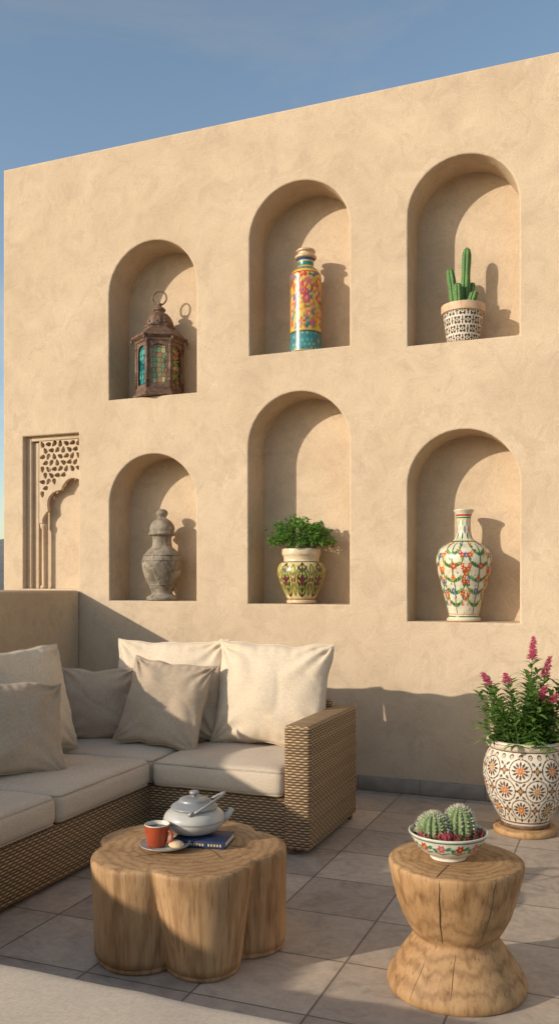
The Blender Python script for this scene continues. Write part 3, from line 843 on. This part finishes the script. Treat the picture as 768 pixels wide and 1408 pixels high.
cr=Vector((.929,.37,0)); cd=Vector((-.37,.929,0))
def stem(p0,p1,flower=0):
    p0=Vector(p0);p1=Vector(p1); mid=p0.lerp(p1,.5)+Vector((0,0,.03)); mid.x=p0.x+(p1.x-p0.x)*.35; mid.y=p0.y+(p1.y-p0.y)*.35
    pts=[]
    for i in range(13):
        t=i/12; pts.append(p0*(1-t)**2+mid*2*t*(1-t)+p1*t*t)
    v,f=tube_data(pts,[.0035*(1-.6*i/12) for i in range(13)],5,False,len(SV)); SV.extend(v);SF.extend(f)
    L=(p1-p0).length
    nl=int(L/.011); fl=flower/L
    for i in range(nl):
        t=.12+.88*i/nl
        if flower and t>1-fl: break
        k=t*12; j=min(11,int(k)); p=pts[j].lerp(pts[j+1],k-j); ax=(pts[j+1]-pts[j]).normalized()
        a=i*2.4+r.uniform(-.4,.4)
        side=Vector((math.cos(a),math.sin(a),0)); d=side*1.0+ax*r.uniform(.2,.9)
        leaf_data(LV,LF,p,d,Vector((0,0,1))+side*.2,r.uniform(.055,.10),r.uniform(.020,.032),.15,r.uniform(.0,.35))
    if flower:
        m_=int(flower/.0036)
        for i in range(m_):
            t=1-fl*(1-i/m_); k=t*12; j=min(11,int(k)); p=pts[j].lerp(pts[j+1],k-j)
            rad=.029*(1-.6*(i/m_))
            for q in range(5):
                a=r.uniform(0,6.28); side=Vector((math.cos(a),math.sin(a),r.uniform(-.2,.6)))
                leaf_data(PV,PF,p+side*rad*.3,side,Vector((0,0,1)),rad*r.uniform(.7,1.2),.015,.3,-.1)
for lat,z,dp,fl in((.05,1.09,.0,.14),(-.235,.885,.02,.09),(.150,.975,.03,.14),(-.125,.89,-.05,.07),(.06,.83,-.17,.10),(.12,.79,-.18,.07)):
    p=cr*lat+cd*dp; stem((p.x*.3,p.y*.3,.48),(p.x,p.y,z),fl)
for i in range(84):
    a=r.uniform(0,6.28); k=r.uniform(.1,1)**.6; H=r.uniform(.60,.94)-.14*k+.02
    rad=.27*k
    stem((.12*k*math.cos(a),.12*k*math.sin(a),.48),(rad*math.cos(a),rad*math.sin(a),H))
obj('plant_leaves',LV,LF,M_leaf,False,e); obj('plant_stems',SV,SF,M_stem,True,e); obj('flower_spikes',PV,PF,M_pink,False,e)

# ------------------------------------------------------------------ bowl with cacti
def paint_bowl(S,Z,per,rs,pr):
    c=Cv(S,Z,per,(.70,.65,.55))
    n=12
    for i in range(n):
        x=i*per/n
        c.flower(x,.060,.018,6,[RED,PNK][i%2],YEL)
        for sx in(-1,1): c.leaf(x+sx*.026,.058+sx*.004,.014,.007,sx*.5,(.03,.22,.11))
        c.line([(x-.03,.045),(x,.038),(x+.03,.045)],.0025,(.03,.20,.11))
    c.band(.081,.0865,(.03,.22,.13)); c.band(.018,.021,(.03,.22,.2))
    return c.C
e=E('cactus_bowl',(-.578,-2.625,.442))
lathe('bowl',[(.055,0),(.062,.002),(.062,.010),(.066,.014),(.092,.030),(.116,.055),(.130,.080),(.136,.090),(.1355,.094),(.131,.093),(.123,.078),(.11,.066),(0,.066)],M_paint,300,140,parent=e,paint=paint_bowl,seed=6)
lathe('bowl_soil',[(.122,.074),(.06,.082),(0,.084)],M_soil,40,1,parent=e,interp=False,cap=False)
def barrel(name,x,y,z,rr,h,ribs,seed):
    segs=ribs*8; V=[];F=[];n=22
    for i in range(n+1):
        ph=-.5+ (math.pi/2+.5)*i/n; ra=rr*math.cos(ph); zz=z+h*.35+h*.62*math.sin(ph)
        if i==n: ra=.001
        for k in range(segs):
            a=2*math.pi*k/segs; q=ra*(1-.20*(1-abs(math.cos(ribs*a/2))))
            V.append((x+q*math.cos(a),y+q*math.sin(a),zz))
    for i in range(n):
        for k in range(segs):
            k2=(k+1)%segs; F.append((i*segs+k,i*segs+k2,(i+1)*segs+k2,(i+1)*segs+k))
    obj(name,V,F,M_cactus2,True,e)
    SV=[];SF=[];rs=random.Random(seed)
    for k in range(ribs):
        a=2*math.pi*k/ribs
        for i in range(11):
            ph=-.35+(1.55+.35)*i/10.5
            dirv=Vector((math.cos(ph)*math.cos(a),math.cos(ph)*math.sin(a),math.sin(ph)))
            p=Vector((x+rr*math.cos(ph)*math.cos(a),y+rr*math.cos(ph)*math.sin(a),z+h*.35+h*.62*math.sin(ph)))
            for q in range(5):
                d=(dirv+Vector((rs.uniform(-.9,.9),rs.uniform(-.9,.9),rs.uniform(-.6,.9)))).normalized()*rs.uniform(.008,.014)
                v,f=tube_data([p,p+d],[.0007,.0001],3,False,len(SV)); SV+=v;SF+=f
    obj(name+'_spines',SV,SF,M_spine,False,e)
barrel('barrel_cactus',-.046,-.03,.070,.056,.090,15,1)
barrel('barrel_cactus_2',.034,.02,.070,.056,.108,15,2)
V=[];F=[];r=random.Random(4)
for i in range(90):
    a=r.uniform(-2.4,.6); k=r.uniform(.55,1); p=Vector((.115*k*math.cos(a),.115*k*math.sin(a),.076))
    leaf_data(V,F,p,Vector((math.cos(a)*.5+r.uniform(-.4,.4),math.sin(a)*.5+r.uniform(-.4,.4),1)),Vector((math.cos(a),math.sin(a),0)),r.uniform(.02,.042),.010)
M_red=leafmat('red_succulent',(.24,.025,.05),(.42,.08,.10))
obj('red_succulents',V,F,M_red,False,e)
V=[];F=[]
for i in range(110):
    a=r.uniform(0,6.28); k=r.uniform(.55,1); p=Vector((.11*k*math.cos(a),.11*k*math.sin(a),.074))
    leaf_data(V,F,p,Vector((math.cos(a)*.8+r.uniform(-.4,.4),math.sin(a)*.8+r.uniform(-.4,.4),.8)),Vector((math.cos(a),math.sin(a),0)),r.uniform(.018,.038),.010)
obj('green_succulents',V,F,M_leaf,False,e)

# ------------------------------------------------------------------ table-top items
TZ=.382
bk=E('navy_book',(-1.535,-2.60,TZ),R(10))
box('cover_bottom',-.105,.105,-.075,.075,0,.003,M_book,bk)
box('cover_top',-.105,.105,-.075,.075,.023,.027,M_book,bk,.001,1)
box('pages',-.101,.101,-.071,.070,.003,.023,M_page,bk)
box('spine',-.107,.107,-.079,-.074,.0,.027,M_book,bk,.002,2)
for i in range(11):
    x=-.03+i*.0115
    if i==5: continue
    box('title_letter',x,x+.006,-.0797,-.0788,.009,.018,M_gold,bk)
tp=E('enamel_teapot',(-1.59,-2.575,TZ+.028),R(12))
lathe('pot_body',[(.060,0),(.072,.003),(.094,.013),(.114,.034),(.120,.054),(.116,.072),(.102,.086),(.085,.095),(.080,.099),(0,.100)],M_enamel,72,80,parent=tp)
tube('body_seam',[(.1203*math.cos(R(5*t)),.1203*math.sin(R(5*t)),.054) for t in range(72)],.003,M_steel,6,True,tp)
lathe('pot_lid',[(.090,.096),(.093,.101),(.090,.106),(.075,.116),(.062,.124),(.058,.132),(.040,.138),(.015,.140),(.010,.145),(.016,.150),(.020,.156),(.015,.163),(0,.165)],M_steel,60,60,parent=tp)
tube('spout',[(.100,.03,.045),(.120,.036,.055),(.134,.040,.072),(.143,.043,.088)],[.020,.015,.012,.010],M_enamel,12,parent=tp)
hd=[]
for i in range(21):
    t=math.pi*i/20
    hd.append((.02+.100*math.sin(t), .098*math.cos(t), .094+.062*math.sin(t)))
tube('bail_handle',hd,.0048,M_steel,8,parent=tp)
for s in(-1,1):
    tube('handle_ear',[(.0,s*.090,.085),(.01,s*.101,.092),(.02,s*.102,.104)],[.008,.009,.006],M_steel,8,parent=tp)
cp=E('cup_and_saucer',(-1.648,-2.735,TZ))
lathe('saucer',[(.045,0),(.05,.002),(.052,.005),(.075,.010),(.094,.018),(.096,.021),(.092,.021),(.07,.013),(.045,.008),(0,.008)],M_enamel,64,60,parent=cp,loc=(.012,.008,0))
tube('saucer_rim',[(.012+.095*math.cos(R(6*t)),.008+.095*math.sin(R(6*t)),.0212) for t in range(60)],.0016,M_steel,6,True,cp)
lathe('cup',[(.028,0),(.032,.003),(.036,.012),(.042,.035),(.0465,.065),(.048,.082)],M_terra,56,40,parent=cp,loc=(-.018,0,.009),cap=False)
lathe('cup_inside',[(.048,.082),(.0472,.0845),(.0455,.084),(.043,.075),(.040,.060)],M_cupin,56,20,parent=cp,loc=(-.018,0,.009),cap=False)
lathe('cup_coffee',[(.0425,.0705),(0,.0706)],M_coffee,40,1,parent=cp,loc=(-.018,0,.009),interp=False,cap=False)
tube('cup_handle',[(.022,-.005,.070),(.040,-.006,.072),(.051,-.007,.060),(.050,-.007,.042),(.036,-.006,.030),(.020,-.005,.030)],[.005,.0055,.0055,.0055,.005,.005],M_terra,8,parent=cp)
lathe('biscuit',[(.026,0),(.030,.005),(.028,.013),(.018,.020),(0,.023)],M_biscuit,32,24,parent=cp,loc=(.062,.005,.014),rfun=lambda a,z:1+.1*math.cos(2*a+1))
print('OBJS',len(bpy.data.objects))
